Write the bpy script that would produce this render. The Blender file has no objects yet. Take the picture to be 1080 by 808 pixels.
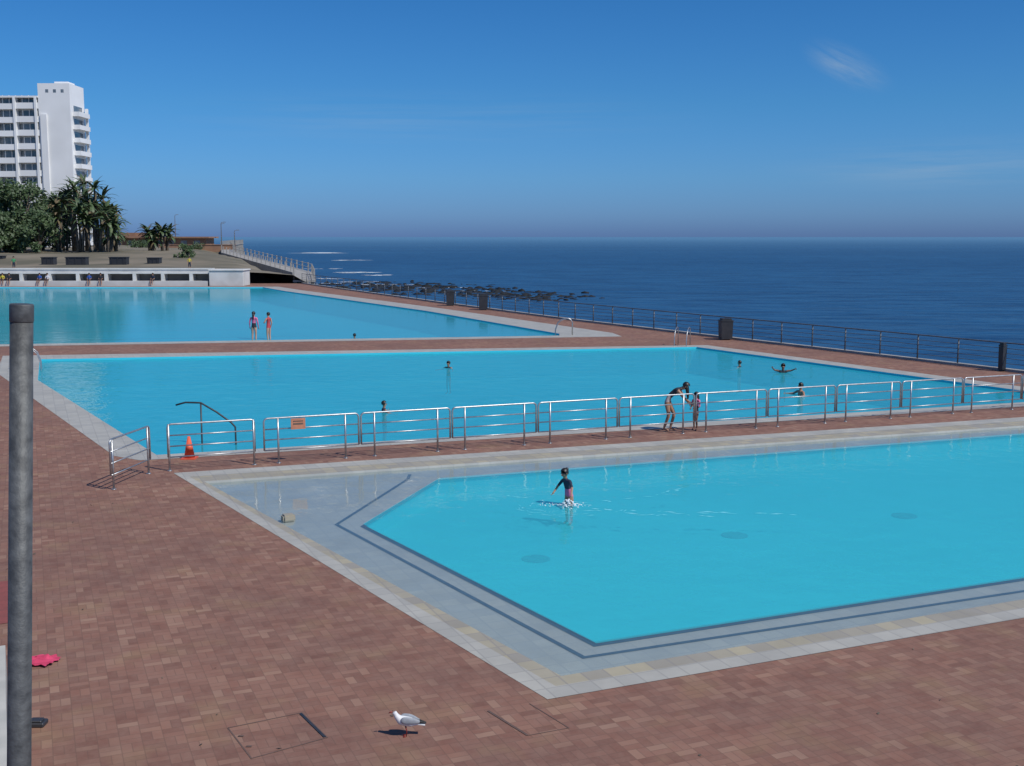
import bpy, bmesh, math, random
from mathutils import Vector, Matrix, noise
from mathutils.geometry import tessellate_polygon
random.seed(7)
scene=bpy.context.scene
col=scene.collection
R=math.radians

# ------------------------------------------------------------------ helpers
def link(o,parent=None):
    col.objects.link(o)
    if parent is not None: o.parent=parent
    return o
def empty(name):
    e=bpy.data.objects.new(name,None); e.empty_display_size=.2
    return link(e)
def mesh_obj(name,verts,faces,mat=None,parent=None,smooth=False):
    me=bpy.data.meshes.new(name); me.from_pydata([tuple(v) for v in verts],[],faces); me.update()
    if mat is not None:
        for m in (mat if isinstance(mat,(list,tuple)) else [mat]): me.materials.append(m)
    if smooth:
        for p in me.polygons: p.use_smooth=True
    return link(bpy.data.objects.new(name,me),parent)
def bm_obj(name,bm,mat=None,parent=None,smooth=False):
    me=bpy.data.meshes.new(name); bm.to_mesh(me); bm.free()
    if mat is not None:
        for m in (mat if isinstance(mat,(list,tuple)) else [mat]): me.materials.append(m)
    if smooth:
        for p in me.polygons: p.use_smooth=True
    return link(bpy.data.objects.new(name,me),parent)
def sheet(name,loops,z,mat,parent=None):
    L=[[Vector((p[0],p[1],0)) for p in lp] for lp in loops]
    tris=tessellate_polygon(L)
    vs=[v for lp in L for v in lp]
    out=[]
    for t in tris:
        a,b,c=[vs[i] for i in t]
        n=(b-a).cross(c-a).z
        if abs(n)<1e-9: continue
        out.append(tuple(t) if n>0 else tuple(reversed(t)))
    return mesh_obj(name,[(v.x,v.y,z) for v in vs],out,mat,parent)
def wall_loop(name,loop,z0,z1,mat,parent=None,closed=True):
    n=len(loop); vs=[];fs=[]
    for p in loop: vs+= [(p[0],p[1],z0),(p[0],p[1],z1)]
    for i in range(n if closed else n-1):
        j=(i+1)%n; fs.append((2*i,2*j,2*j+1,2*i+1))
    return mesh_obj(name,vs,fs,mat,parent)
def strip(name,pts,w,z,mat,parent=None,h=None):
    P=[Vector((p[0],p[1])) for p in pts]; L=[];Rr=[]
    for i,p in enumerate(P):
        d1=(P[i]-P[i-1]).normalized() if i>0 else None
        d2=(P[i+1]-P[i]).normalized() if i<len(P)-1 else None
        if d1 is None:d1=d2
        if d2 is None:d2=d1
        n1=Vector((-d1.y,d1.x));n2=Vector((-d2.y,d2.x)); m=(n1+n2).normalized(); k=w/2/max(.3,m.dot(n1))
        L.append(p+m*k);Rr.append(p-m*k)
    vs=[];fs=[]
    if h is None:
        for a,b in zip(L,Rr): vs+=[(a.x,a.y,z),(b.x,b.y,z)]
        for i in range(len(P)-1): fs.append((2*i,2*i+1,2*i+3,2*i+2))
    else:
        for a,b in zip(L,Rr): vs+=[(a.x,a.y,z),(b.x,b.y,z),(b.x,b.y,z+h),(a.x,a.y,z+h)]
        for i in range(len(P)-1):
            q=4*i
            for k in range(4): fs.append((q+k,q+(k+1)%4,q+4+(k+1)%4,q+4+k))
        fs.append((0,1,2,3)); e=4*(len(P)-1); fs.append((e+3,e+2,e+1,e))
    return mesh_obj(name,vs,fs,mat,parent)
def bm_tube(bm,pts,r,n=8,cap=True,mi=0):
    P=[Vector(p) for p in pts]; rings=[]
    up=None
    for i,p in enumerate(P):
        if i==0:t=(P[1]-P[0])
        elif i==len(P)-1:t=(P[-1]-P[-2])
        else:t=(P[i+1]-P[i]).normalized()+(P[i]-P[i-1]).normalized()
        t.normalize()
        if up is None:
            up=Vector((0,0,1)) if abs(t.z)<.9 else Vector((1,0,0))
        a=up-t*up.dot(t)
        if a.length<1e-4:a=t.orthogonal()
        a.normalize(); b=t.cross(a); up=a
        rr=r[i] if isinstance(r,(list,tuple)) else r
        rings.append([bm.verts.new(p+(a*math.cos(2*math.pi*k/n)+b*math.sin(2*math.pi*k/n))*rr) for k in range(n)])
    for i in range(len(rings)-1):
        for k in range(n):
            f=bm.faces.new((rings[i][k],rings[i][(k+1)%n],rings[i+1][(k+1)%n],rings[i+1][k])); f.smooth=True; f.material_index=mi
    if cap:
        f=bm.faces.new(list(reversed(rings[0])));f.material_index=mi
        f=bm.faces.new(rings[-1]);f.material_index=mi
def bm_box(bm,x0,x1,y0,y1,z0,z1,mi=0,M=None):
    c=[(x0,y0,z0),(x1,y0,z0),(x1,y1,z0),(x0,y1,z0),(x0,y0,z1),(x1,y0,z1),(x1,y1,z1),(x0,y1,z1)]
    v=[bm.verts.new((M@Vector(p)) if M else p) for p in c]
    for f in ((0,3,2,1),(4,5,6,7),(0,1,5,4),(1,2,6,5),(2,3,7,6),(3,0,4,7)):
        q=bm.faces.new([v[i] for i in f]); q.material_index=mi
def bm_ell(bm,c,rad,rot=None,sub=2,mi=0):
    M=Matrix.Translation(Vector(c))@(rot.to_4x4() if rot else Matrix.Identity(4))@Matrix.Diagonal((*rad,1))
    r=bmesh.ops.create_icosphere(bm,subdivisions=sub,radius=1,matrix=M)
    for v in r['verts']:
        for f in v.link_faces: f.material_index=mi; f.smooth=True
    return r['verts']

# ------------------------------------------------------------------ materials
def newmat(name):
    m=bpy.data.materials.new(name); m.use_nodes=True
    nt=m.node_tree; return m,nt,nt.nodes['Principled BSDF']
def N(nt,t,**k):
    n=nt.nodes.new(t)
    for a,b in k.items(): setattr(n,a,b)
    return n
def setin(n,i,v): n.inputs[i].default_value=v
def mathn(nt,op,a,b=None,c=None,clamp=False):
    n=N(nt,'ShaderNodeMath',operation=op); n.use_clamp=clamp
    for i,x in enumerate((a,b,c)):
        if x is None: continue
        if isinstance(x,(int,float)): n.inputs[i].default_value=x
        else: nt.links.new(x,n.inputs[i])
    return n.outputs[0]
def mixc(nt,fac,a,b,blend='MIX'):
    n=N(nt,'ShaderNodeMix',data_type='RGBA',blend_type=blend)
    for i,x in ((0,fac),(6,a),(7,b)):
        if isinstance(x,(int,float)): n.inputs[i].default_value=x
        elif isinstance(x,tuple): n.inputs[i].default_value=(*x,1) if len(x)==3 else x
        else: nt.links.new(x,n.inputs[i])
    return n.outputs[2]
def pos(nt): return N(nt,'ShaderNodeNewGeometry').outputs['Position']
def noisef(nt,vec,scale,detail=3,rough=.55,lo=None,hi=None,stretch=None):
    if stretch:
        m=N(nt,'ShaderNodeMapping'); nt.links.new(vec,m.inputs[0]); m.inputs['Scale'].default_value=stretch
        vec=m.outputs[0]
    n=N(nt,'ShaderNodeTexNoise'); nt.links.new(vec,n.inputs['Vector'])
    setin(n,'Scale',scale);setin(n,'Detail',detail);setin(n,'Roughness',rough)
    o=n.outputs['Fac']
    if lo is not None:
        r=N(nt,'ShaderNodeMapRange'); nt.links.new(o,r.inputs[0]); r.inputs[1].default_value=lo;r.inputs[2].default_value=hi
        o=r.outputs[0]
    return o
def bump(nt,h,strength,dist,bsdf):
    b=N(nt,'ShaderNodeBump'); nt.links.new(h,b.inputs['Height']); setin(b,'Strength',strength);setin(b,'Distance',dist)
    nt.links.new(b.outputs[0],bsdf.inputs['Normal']); return b
def simple(name,c1,c2=None,scale=4,rough=.6,metal=0,bmp=0,spec=.5):
    m,nt,b=newmat(name); c2=c2 or tuple(x*.8 for x in c1)
    p=pos(nt); f=noisef(nt,p,scale,2,.6,.35,.65)
    nt.links.new(mixc(nt,f,c1,c2),b.inputs['Base Color'])
    setin(b,'Roughness',rough);setin(b,'Metallic',metal);setin(b,'Specular IOR Level',spec)
    if bmp: bump(nt,noisef(nt,p,scale*6,2),bmp,.01,b)
    return m

def mat_paver():
    m,nt,b=newmat('brick_paver'); p=pos(nt)
    mp=N(nt,'ShaderNodeMapping'); nt.links.new(p,mp.inputs[0]); mp.inputs['Rotation'].default_value=(0,0,R(-23)); mp.inputs['Scale'].default_value=(4.55,4.55,4.55)
    sx=N(nt,'ShaderNodeSeparateXYZ'); nt.links.new(mp.outputs[0],sx.inputs[0])
    x,y=sx.outputs[0],sx.outputs[1]
    fx=mathn(nt,'FLOOR',x);fy=mathn(nt,'FLOOR',y)
    ch=mathn(nt,'FLOORED_MODULO',mathn(nt,'ADD',fx,fy),2)
    rx=mathn(nt,'FRACT',x);ry=mathn(nt,'FRACT',y)
    inv=mathn(nt,'SUBTRACT',1,ch)
    t=mathn(nt,'ADD',mathn(nt,'MULTIPLY',rx,ch),mathn(nt,'MULTIPLY',ry,inv))
    u=mathn(nt,'ADD',mathn(nt,'MULTIPLY',ry,ch),mathn(nt,'MULTIPLY',rx,inv))
    t2=mathn(nt,'MULTIPLY',t,2); k=mathn(nt,'FLOOR',t2); tf=mathn(nt,'FRACT',t2)
    cb=N(nt,'ShaderNodeCombineXYZ'); nt.links.new(fx,cb.inputs[0]);nt.links.new(fy,cb.inputs[1]);nt.links.new(k,cb.inputs[2])
    wn=N(nt,'ShaderNodeTexWhiteNoise',noise_dimensions='3D'); nt.links.new(cb.outputs[0],wn.inputs['Vector'])
    cr=N(nt,'ShaderNodeValToRGB'); nt.links.new(wn.outputs['Value'],cr.inputs[0])
    e=cr.color_ramp.elements; e[0].position=0;e[0].color=(.178,.086,.064,1); e[1].position=1;e[1].color=(.315,.19,.135,1)
    for q,cc in ((.3,(.218,.106,.077,1)),(.65,(.248,.124,.090,1)),(.88,(.272,.146,.104,1))):
        z=cr.color_ramp.elements.new(q); z.color=cc
    st=noisef(nt,p,.35,4,.68,.42,.62); st2=noisef(nt,p,2.6,4,.78,.36,.66); st3=noisef(nt,p,1.1,3,.6,.54,.70)
    c=mixc(nt,mathn(nt,'MULTIPLY',st,.68),cr.outputs[0],(.155,.080,.064))
    c=mixc(nt,mathn(nt,'MULTIPLY',st2,.45),c,(.275,.175,.135))
    c=mixc(nt,mathn(nt,'MULTIPLY',st3,.4),c,(.29,.19,.11))
    et=mathn(nt,'MULTIPLY',mathn(nt,'MINIMUM',tf,mathn(nt,'SUBTRACT',1,tf)),.5)
    eu=mathn(nt,'MINIMUM',u,mathn(nt,'SUBTRACT',1,u))
    ed=mathn(nt,'MINIMUM',et,eu)
    mr=N(nt,'ShaderNodeMapRange'); nt.links.new(ed,mr.inputs[0]); mr.inputs[1].default_value=.008;mr.inputs[2].default_value=.035
    mr.inputs[3].default_value=.55;mr.inputs[4].default_value=0
    c=mixc(nt,mr.outputs[0],c,(.13,.08,.062))
    nt.links.new(c,b.inputs['Base Color']); setin(b,'Roughness',.85);setin(b,'Specular IOR Level',.2)
    return m
def mat_tile(name,c1,c2,size,grout,rot=-23,rough=.5,gw=.03):
    m,nt,b=newmat(name); p=pos(nt)
    mp=N(nt,'ShaderNodeMapping'); nt.links.new(p,mp.inputs[0]); mp.inputs['Rotation'].default_value=(0,0,R(rot)); mp.inputs['Scale'].default_value=(1/size,)*3
    sx=N(nt,'ShaderNodeSeparateXYZ'); nt.links.new(mp.outputs[0],sx.inputs[0]); x,y=sx.outputs[0],sx.outputs[1]
    cb=N(nt,'ShaderNodeCombineXYZ'); nt.links.new(mathn(nt,'FLOOR',x),cb.inputs[0]);nt.links.new(mathn(nt,'FLOOR',y),cb.inputs[1])
    wn=N(nt,'ShaderNodeTexWhiteNoise',noise_dimensions='3D'); nt.links.new(cb.outputs[0],wn.inputs['Vector'])
    c=mixc(nt,wn.outputs['Value'],c1,c2)
    c=mixc(nt,mathn(nt,'MULTIPLY',noisef(nt,p,.9,4,.7,.4,.7),.45),c,tuple(q*.62 for q in c1))
    rx=mathn(nt,'FRACT',x);ry=mathn(nt,'FRACT',y)
    ed=mathn(nt,'MINIMUM',mathn(nt,'MINIMUM',rx,mathn(nt,'SUBTRACT',1,rx)),mathn(nt,'MINIMUM',ry,mathn(nt,'SUBTRACT',1,ry)))
    g=mathn(nt,'LESS_THAN',ed,gw)
    c=mixc(nt,mathn(nt,'MULTIPLY',g,.6),c,grout)
    nt.links.new(c,b.inputs['Base Color']); setin(b,'Roughness',rough)
    return m
def mat_pooldeep(name,c1,c2):
    m,nt,b=newmat(name); p=pos(nt)
    f=noisef(nt,p,.25,2,.5,.3,.7)  # soft mottling in the floor colour stands in for caustic light
    nt.links.new(mixc(nt,f,c1,c2),b.inputs['Base Color']); setin(b,'Roughness',.8);setin(b,'Specular IOR Level',.1)
    return m
def mat_water(name,scat_col,scat,cap,bs=.35,tint=(.85,.97,1),wscale=1.0,var_amt=.5,rough=.06):
    m,nt,b=newmat(name); nt.nodes.remove(b); out=nt.nodes['Material Output']; p=pos(nt)
    h=noisef(nt,p,1.3*wscale,3,.6)
    bp=N(nt,'ShaderNodeBump'); nt.links.new(h,bp.inputs['Height']); setin(bp,'Strength',bs);setin(bp,'Distance',.25)
    tr=N(nt,'ShaderNodeBsdfTransparent'); tr.inputs[0].default_value=(*tint,1)
    df=N(nt,'ShaderNodeBsdfDiffuse')
    var=noisef(nt,p,1.9*wscale,4,.75,.34,.66,stretch=(.7,1.2,1)); big=noisef(nt,p,.09,2,.5,.3,.7)
    cc=mixc(nt,mathn(nt,'MULTIPLY',var,var_amt),scat_col,tuple(x*.72 for x in scat_col))  # ripple shading put into the water colour as darker streaks
    cc=mixc(nt,mathn(nt,'MULTIPLY',big,.35),cc,tuple(x*.84 for x in scat_col))
    nt.links.new(cc,df.inputs[0])
    m1=N(nt,'ShaderNodeMixShader'); m1.inputs[0].default_value=scat
    nt.links.new(tr.outputs[0],m1.inputs[1]);nt.links.new(df.outputs[0],m1.inputs[2])
    gl=N(nt,'ShaderNodeBsdfGlossy'); setin(gl,'Roughness',rough); nt.links.new(bp.outputs[0],gl.inputs['Normal'])
    fr=N(nt,'ShaderNodeFresnel'); setin(fr,'IOR',1.33); nt.links.new(bp.outputs[0],fr.inputs['Normal'])
    fac=mathn(nt,'MINIMUM',mathn(nt,'MULTIPLY',fr.outputs[0],.9),cap)
    m2=N(nt,'ShaderNodeMixShader'); nt.links.new(fac,m2.inputs[0]); nt.links.new(m1.outputs[0],m2.inputs[1]);nt.links.new(gl.outputs[0],m2.inputs[2])
    nt.links.new(m2.outputs[0],out.inputs['Surface'])
    return m
def mat_sea():
    m,nt,b=newmat('sea_water'); nt.nodes.remove(b); out=nt.nodes['Material Output']; p=pos(nt)
    a=noisef(nt,p,.12,4,.65,stretch=(.6,1.3,1))
    big=noisef(nt,p,.006,3,.6,.35,.68,stretch=(.35,1,1)); mid=noisef(nt,p,.22,5,.75,.40,.62,stretch=(.4,1.3,1))
    bp=N(nt,'ShaderNodeBump'); nt.links.new(a,bp.inputs['Height']); setin(bp,'Strength',.8);setin(bp,'Distance',2.2)
    cc=mixc(nt,big,(.012,.072,.170),(.020,.10,.215)); cc=mixc(nt,mathn(nt,'MULTIPLY',mid,.8),cc,(.006,.034,.095))
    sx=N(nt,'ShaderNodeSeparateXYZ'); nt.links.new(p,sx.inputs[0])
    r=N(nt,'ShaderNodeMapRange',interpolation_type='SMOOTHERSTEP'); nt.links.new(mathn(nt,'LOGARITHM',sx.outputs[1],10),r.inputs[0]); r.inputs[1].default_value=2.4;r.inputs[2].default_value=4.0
    cc=mixc(nt,r.outputs[0],cc,(.095,.215,.335))  # distance haze painted into the colour: sea pales far out
    df=N(nt,'ShaderNodeBsdfDiffuse'); nt.links.new(cc,df.inputs[0])
    gl=N(nt,'ShaderNodeBsdfGlossy'); setin(gl,'Roughness',.22); nt.links.new(bp.outputs[0],gl.inputs['Normal'])
    fr=N(nt,'ShaderNodeFresnel'); setin(fr,'IOR',1.33); nt.links.new(bp.outputs[0],fr.inputs['Normal'])
    fac=mathn(nt,'MINIMUM',fr.outputs[0],.30)
    m2=N(nt,'ShaderNodeMixShader'); nt.links.new(fac,m2.inputs[0]); nt.links.new(df.outputs[0],m2.inputs[1]);nt.links.new(gl.outputs[0],m2.inputs[2])
    nt.links.new(m2.outputs[0],out.inputs['Surface'])
    return m
M_pav=mat_paver()
M_cream=mat_tile('cream_coping',(.45,.43,.37),(.38,.365,.32),.3,(.26,.245,.22))
M_beige=mat_tile('beige_tile',(.42,.37,.25),(.31,.285,.24),.3,(.24,.22,.20),gw=.04)
M_ledge=mat_tile('ledge_tile',(.48,.48,.44),(.42,.43,.41),.3,(.37,.38,.37),rough=.4,gw=.04)
M_line=simple('dark_blue_tile',(.045,.09,.14),(.06,.12,.17),8,.4)
M_floor=mat_pooldeep('pool_paint',(.055,.58,.65),(.065,.63,.70))
M_floor2=mat_pooldeep('pool_paint_deep',(.045,.50,.62),(.055,.56,.67))
M_wk=mat_water('pool_water_shallow',(.065,.59,.68),.5,.26,.10,var_amt=.25)
M_wl=mat_water('pool_water_ledge',(.30,.43,.46),.14,.28,.05,tint=(.88,.93,.94))
M_wm=mat_water('pool_water_mid',(.045,.52,.65),.6,.33,.14)
M_wt=mat_water('pool_water_far',(.05,.51,.64),.6,.50,.05,wscale=.8,rough=.09)
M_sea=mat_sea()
M_conc=simple('concrete',(.36,.34,.31),(.27,.26,.24),1.5,.85,bmp=.3)
M_white=simple('white_paint',(.62,.62,.60),(.50,.50,.48),.6,.7)
M_steel=simple('galvanised_steel',(.50,.51,.52),(.36,.37,.38),9,.4,.8)
M_pole=simple('weathered_steel',(.12,.125,.125),(.06,.063,.065),14,.6,.3,bmp=.2)
M_dark=simple('dark_metal',(.05,.055,.06),(.035,.035,.04),5,.5,.3)
M_cov=simple('cover_frame',(.14,.088,.068),(.11,.07,.055),5,.7)
M_black=simple('black_plastic',(.022,.025,.03),(.035,.035,.04),5,.5)
M_glass=simple('window_glass',(.08,.11,.13),(.2,.22,.24),.35,.12,0,spec=.8)
M_land=simple('dry_ground',(.21,.175,.125),(.11,.10,.065),.12,.95)
M_rock=simple('wet_rock',(.012,.016,.020),(.026,.028,.03),.8,.8,bmp=.5,spec=.15)
M_foam=simple('sea_foam',(.80,.84,.86),(.62,.70,.75),.8,.9)
M_cone=simple('orange_plastic',(.75,.13,.06),(.62,.10,.05),6,.5)
M_orange=simple('orange_sign',(.50,.21,.12),(.42,.17,.10),9,.5)
M_brickw=simple('orange_brick',(.32,.18,.11),(.23,.13,.09),.5,.85)
M_leaf1=simple('leaf_green',(.06,.10,.035),(.03,.058,.02),.9,.6)
M_leaf2=simple('palm_green',(.075,.115,.04),(.035,.062,.024),.7,.55)
M_leaf3=simple('dead_frond',(.16,.12,.06),(.09,.07,.04),1,.8)
M_bark=simple('bark',(.15,.12,.085),(.08,.065,.05),3,.9)
M_towel=simple('pink_towel',(.62,.06,.14),(.5,.04,.10),8,.9)

# ------------------------------------------------------------------ sky / light
SUN_EL,SUN_AZ=50,126
w=bpy.data.worlds.new('World'); scene.world=w; w.use_nodes=True
nt=w.node_tree; bg=nt.nodes['Background']
sky=N(nt,'ShaderNodeTexSky',sky_type='NISHITA'); sky.sun_disc=False; sky.sun_elevation=R(SUN_EL); sky.sun_rotation=R(SUN_AZ)
sky.altitude=0; sky.air_density=1.0; sky.dust_density=.6; sky.ozone_density=2.5
tc=N(nt,'ShaderNodeTexCoord')
sep=N(nt,'ShaderNodeSeparateXYZ'); nt.links.new(tc.outputs['Generated'],sep.inputs[0])
cr=N(nt,'ShaderNodeValToRGB'); nt.links.new(sep.outputs[2],cr.inputs[0])
e=cr.color_ramp.elements; e[0].position=0;e[0].color=(.165,.305,.77,1); e[1].position=.5;e[1].color=(.22,.42,.68,1)
for q,cc in ((.018,(.178,.35,.78,1)),(.05,(.172,.38,.74,1)),(.11,(.138,.375,.66,1)),(.20,(.108,.345,.62,1))):
    z=cr.color_ramp.elements.new(q); z.color=cc
c=mixc(nt,1.0,sky.outputs[0],cr.outputs[0],'MULTIPLY')
def wisp(center,sc,rotz,thr0,thr1,amt,c):
    mp=N(nt,'ShaderNodeMapping',vector_type='TEXTURE'); nt.links.new(tc.outputs['Generated'],mp.inputs[0])
    mp.inputs['Location'].default_value=center; mp.inputs['Rotation'].default_value=rotz; mp.inputs['Scale'].default_value=sc
    ln=N(nt,'ShaderNodeVectorMath',operation='LENGTH'); nt.links.new(mp.outputs[0],ln.inputs[0])
    r=N(nt,'ShaderNodeMapRange',interpolation_type='SMOOTHSTEP'); nt.links.new(ln.outputs['Value'],r.inputs[0]); r.inputs[1].default_value=1;r.inputs[2].default_value=0
    nz=noisef(nt,mp.outputs[0],1.4,4,.65,thr0,thr1,stretch=(.8,1,2.2))
    f=mathn(nt,'MULTIPLY',mathn(nt,'MULTIPLY',r.outputs[0],nz),amt)
    return mixc(nt,f,c,(2.2,2.9,3.7))
c=wisp((.273,.953,.138),(.045,.05,.018),(0,R(28),0),.3,.75,.50,c)
c=wisp((.36,.93,.058),(.20,.1,.028),(0,0,0),.38,.8,.40,c)
c=wisp((-.08,.99,.10),(.30,.1,.03),(0,0,0),.4,.85,.25,c)
nt.links.new(c,bg.inputs[0]); bg.inputs[1].default_value=.15
sd=bpy.data.lights.new('sun','SUN'); sd.energy=3.9; sd.angle=R(.5); sd.color=(1,.95,.86)
so=link(bpy.data.objects.new('sun',sd))
el,az=R(SUN_EL),R(SUN_AZ)
sv=Vector((math.sin(az)*math.cos(el),math.cos(az)*math.cos(el),math.sin(el)))
so.rotation_euler=sv.to_track_quat('Z','Y').to_euler(); so.location=sv*50

# ------------------------------------------------------------------ camera
cd=bpy.data.cameras.new('camera'); cam=link(bpy.data.objects.new('camera',cd))
cd.sensor_width=36; cd.lens=40; cd.clip_start=.1; cd.clip_end=120000
cam.location=(0,0,5.3); cam.rotation_euler=(R(90)-math.atan(154/1200),0,0)
scene.camera=cam

# ------------------------------------------------------------------ deck & pools
rail=[(-24,131.4),(-20.6,123.8),(-5.35,91.7),(3.69,73.6),(11.5,59.75),(15.8,52.3),(20.2,44.5),(24,37.6),(28,30.5),(45,0),(53,-15)]
kid_out=[(-7.66,25.28),(.41,12.57),(22.5,21.84),(20,35.04)]
kid_c1=[(-7.18,24.87),(.52,12.96),(22.2,22.09),(19.7,34.3)]
kid_c2=[(-6.73,24.4),(.60,13.28),(21.9,22.35),(19.5,33.56)]
kid_b=[(-1.63,24.97),(-2.80,20.87),(1.11,14.60),(20.5,22.69),(18.5,32.5)]
mid_w=[(-20.63,49.43),(-17.69,42.13),(-8.71,27.43),(16.74,36.47),(17.87,38.98),(8.98,55.05)]
mid_o=[(-22.9,50.9),(-20.3,44.5),(-9.7,27.3),(-8.9,26.75),(17.0,35.8),(18.9,39.0),(9.6,56.0)]
top_w=[(-84.8,46.5),(-38,54.1),(2.57,61.5),(2.62,62.7),(-6.2,82.3),(-22.5,112.8),(-26.5,121.4),(-84.8,121.4)]
top_o=[(-86,45.2),(-37.8,53.0),(5.9,60.9),(5.6,63.2),(-4.7,84.0),(-21.0,114.2),(-25.1,122.6),(-86,122.6)]
deck=empty('paved_deck')
sheet('paving',[rail+[(-140,-15),(-140,131.4)],kid_out,mid_o,top_o],0,M_pav,deck)
wall_loop('deck_edge_wall',rail,-5,0,M_conc,deck,closed=False)
strip('deck_edge_kerb',[(a-.12,b-.05) for a,b in rail],.3,.0,M_conc,deck,h=.10)
def pool(name,outer,inner,water,depth,mf,mw,wz=-.08):
    e=empty(name)
    sheet('coping',[outer,inner],0.004,M_cream,e)
    wall_loop('pool_side',inner,-depth,0.004,mf,e)
    sheet('pool_floor',[inner],-depth,mf,e)
    sheet('water',[inner],wz,mw,e)
    return e
mid=pool('swimming_pool',mid_o,mid_w,None,1.3,M_floor2,M_wm)
top=pool('swimming_pool',top_o,top_w,None,1.5,M_floor2,M_wt)
for i in range(9):
    y=66+i*6.2
    strip('lane_line',[(-80,y-14),(-7-i*3.3,y+.3)],.3,-1.49,M_line,top)
kid=empty('wading_pool')
sheet('coping',[kid_out,kid_c1],.004,M_cream,kid)
sheet('tile_band',[kid_c1,kid_c2],.002,M_beige,kid)
wall_loop('coping_side',kid_c2,-.10,.002,M_ledge,kid)
sheet('ledge',[kid_c2,kid_b],-.10,M_ledge,kid)
wall_loop('basin_side',kid_b,-.45,-.10,M_floor,kid)
sheet('basin_floor',[kid_b],-.45,M_floor,kid)
strip('edge_line',[(18.5,32.5)]+kid_b+[(18.5,32.5)],.10,-.094,M_line,kid)
strip('edge_line_outer',[(-2.34,25.6),(-2.34,25.08),(-3.32,21.01),(.93,14.15),(7.86,16.93),(21,22.2)],.075,-.094,M_line,kid)
sheet('ledge_water',[kid_c2,kid_b],-.05,M_wl,kid)
sheet('basin_water',[kid_b],-.05,M_wk,kid)
bm=bmesh.new()
for (x,y) in ((.43,19.91),(4.32,21.54),(8.15,23.09)):
    bm_tube(bm,[(x,y,-.449),(x,y,-.44)],.26,24)
bm_obj('floor_drain',bm,simple('drain_grate',(.05,.38,.45),(.04,.32,.38),9,.6),kid)
# ------------------------------------------------------------------ sea, land
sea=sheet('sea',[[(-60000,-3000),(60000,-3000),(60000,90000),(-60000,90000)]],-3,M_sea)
def edge_x(y):
    T=[(120,-24),(131,-25),(150,-33),(175,-42),(210,-54),(300,-78),(400,-100),(470,-125),(560,-200)]
    for (a,b),(c_,d) in zip(T,T[1:]):
        if y<=c_: return b+(d-b)*(y-a)/(c_-a)
    return T[-1][1]
def land_h(x,y):
    g=min(1,max(0,(y-131)/60)); hgt=1.35+1.7*g*g*(3-2*g)
    return hgt+(noise.noise(Vector((x*.06,y*.05,0)))*.55+noise.noise(Vector((x*.3,y*.25,3)))*.15)*min(1,max(0,(y-131)/15))
bm=bmesh.new()
ys=[131.4+i*2.6 for i in range(45)]+[250+i*14 for i in range(23)]
xs=[0,1.5,3.0,4.5,6,9,13,18,24,31,39,48,60,75,95,130,180,260,400]
grid=[]
for y in ys:
    row=[]
    for k,d in enumerate(xs):
        x=edge_x(y)+6-d
        e=min(1,d/6.)
        z=-3.6+(land_h(x,y)*(.35+.65*min(1,d/11)) +3.6)*(e**.6)
        row.append(bm.verts.new((x+noise.noise(Vector((x*.2,y*.2,9)))*1.0,y,z)))
    grid.append(row)
for i in range(len(ys)-1):
    for k in range(len(xs)-1):
        f=bm.faces.new((grid[i][k],grid[i+1][k],grid[i+1][k+1],grid[i][k+1])); f.smooth=True
bmesh.ops.recalc_face_normals(bm,faces=bm.faces)
bm_obj('hillside_ground',bm,M_land)

# rocks / kelp reef close to the sea wall
bm=bmesh.new()
for i in range(620):
    t=random.random()**.8; cx=-32+t*40; cy=208-t*56
    o=random.gauss(0,1)*6*(1.5-t*.9); x=cx+o*.82+random.gauss(0,1); y=cy+o*.6+random.gauss(0,1)
    s=random.uniform(.10,.55)*(1.25-.4*t)
    vs=bm_ell(bm,(x,y,-3.02),(s*random.uniform(1.,2.4),s*random.uniform(.6,1.2),s*random.uniform(.25,.75)),Matrix.Rotation(random.gauss(0,.6),3,'Z'),1)
    for v in vs: v.co+=Vector(noise.noise_vector(v.co*1.7))*.35*s
for y in range(134,300,3):
    for k in range(2):
        x=edge_x(y)+random.uniform(3,9); s=random.uniform(.5,1.3)
        vs=bm_ell(bm,(x,y,-2.9),(s*1.4,s,s*.7),Matrix.Rotation(random.random()*6,3,'Z'),1)
        for v in vs: v.co+=Vector(noise.noise_vector(v.co*.9))*.5*s
bm_obj('sea_rocks',bm,M_rock)
bm=bmesh.new()
def foam(cx,cy,L,W,n,ang=0):
    for i in range(n):
        t=random.uniform(-1,1); x=cx+t*L+random.gauss(0,.1)*L; y=cy+random.gauss(0,1)*W*(1-t*t*.7)+t*L*math.tan(ang)
        r=random.uniform(.25,1)*W*.35; m=random.randint(6,9); st=random.uniform(1.5,4)
        vv=[bm.verts.new((x+math.cos(2*math.pi*k/m)*r*st*random.uniform(.6,1.2),y+math.sin(2*math.pi*k/m)*r*random.uniform(.6,1.2),-2.97+i*.0006+random.random()*.02)) for k in range(m)]
        bm.faces.new(vv)
foam(-99,600,7,9,34,0); foam(-58,410,5,4,14,0)
foam(-37,268,4,2.5,34,.1); foam(-30,250,3,1.6,18,.1); foam(-50,300,4,2,12,0); foam(-38,228,3,1.4,20,0); foam(-22,200,5,1.0,26,0); foam(-28,212,4,1.2,22,0); foam(-4,176,4,.6,16,0); foam(-12,188,5,.8,18,0); foam(-33,205,3,1,16,0)
bm_obj('sea_foam',bm,M_foam)

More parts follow.
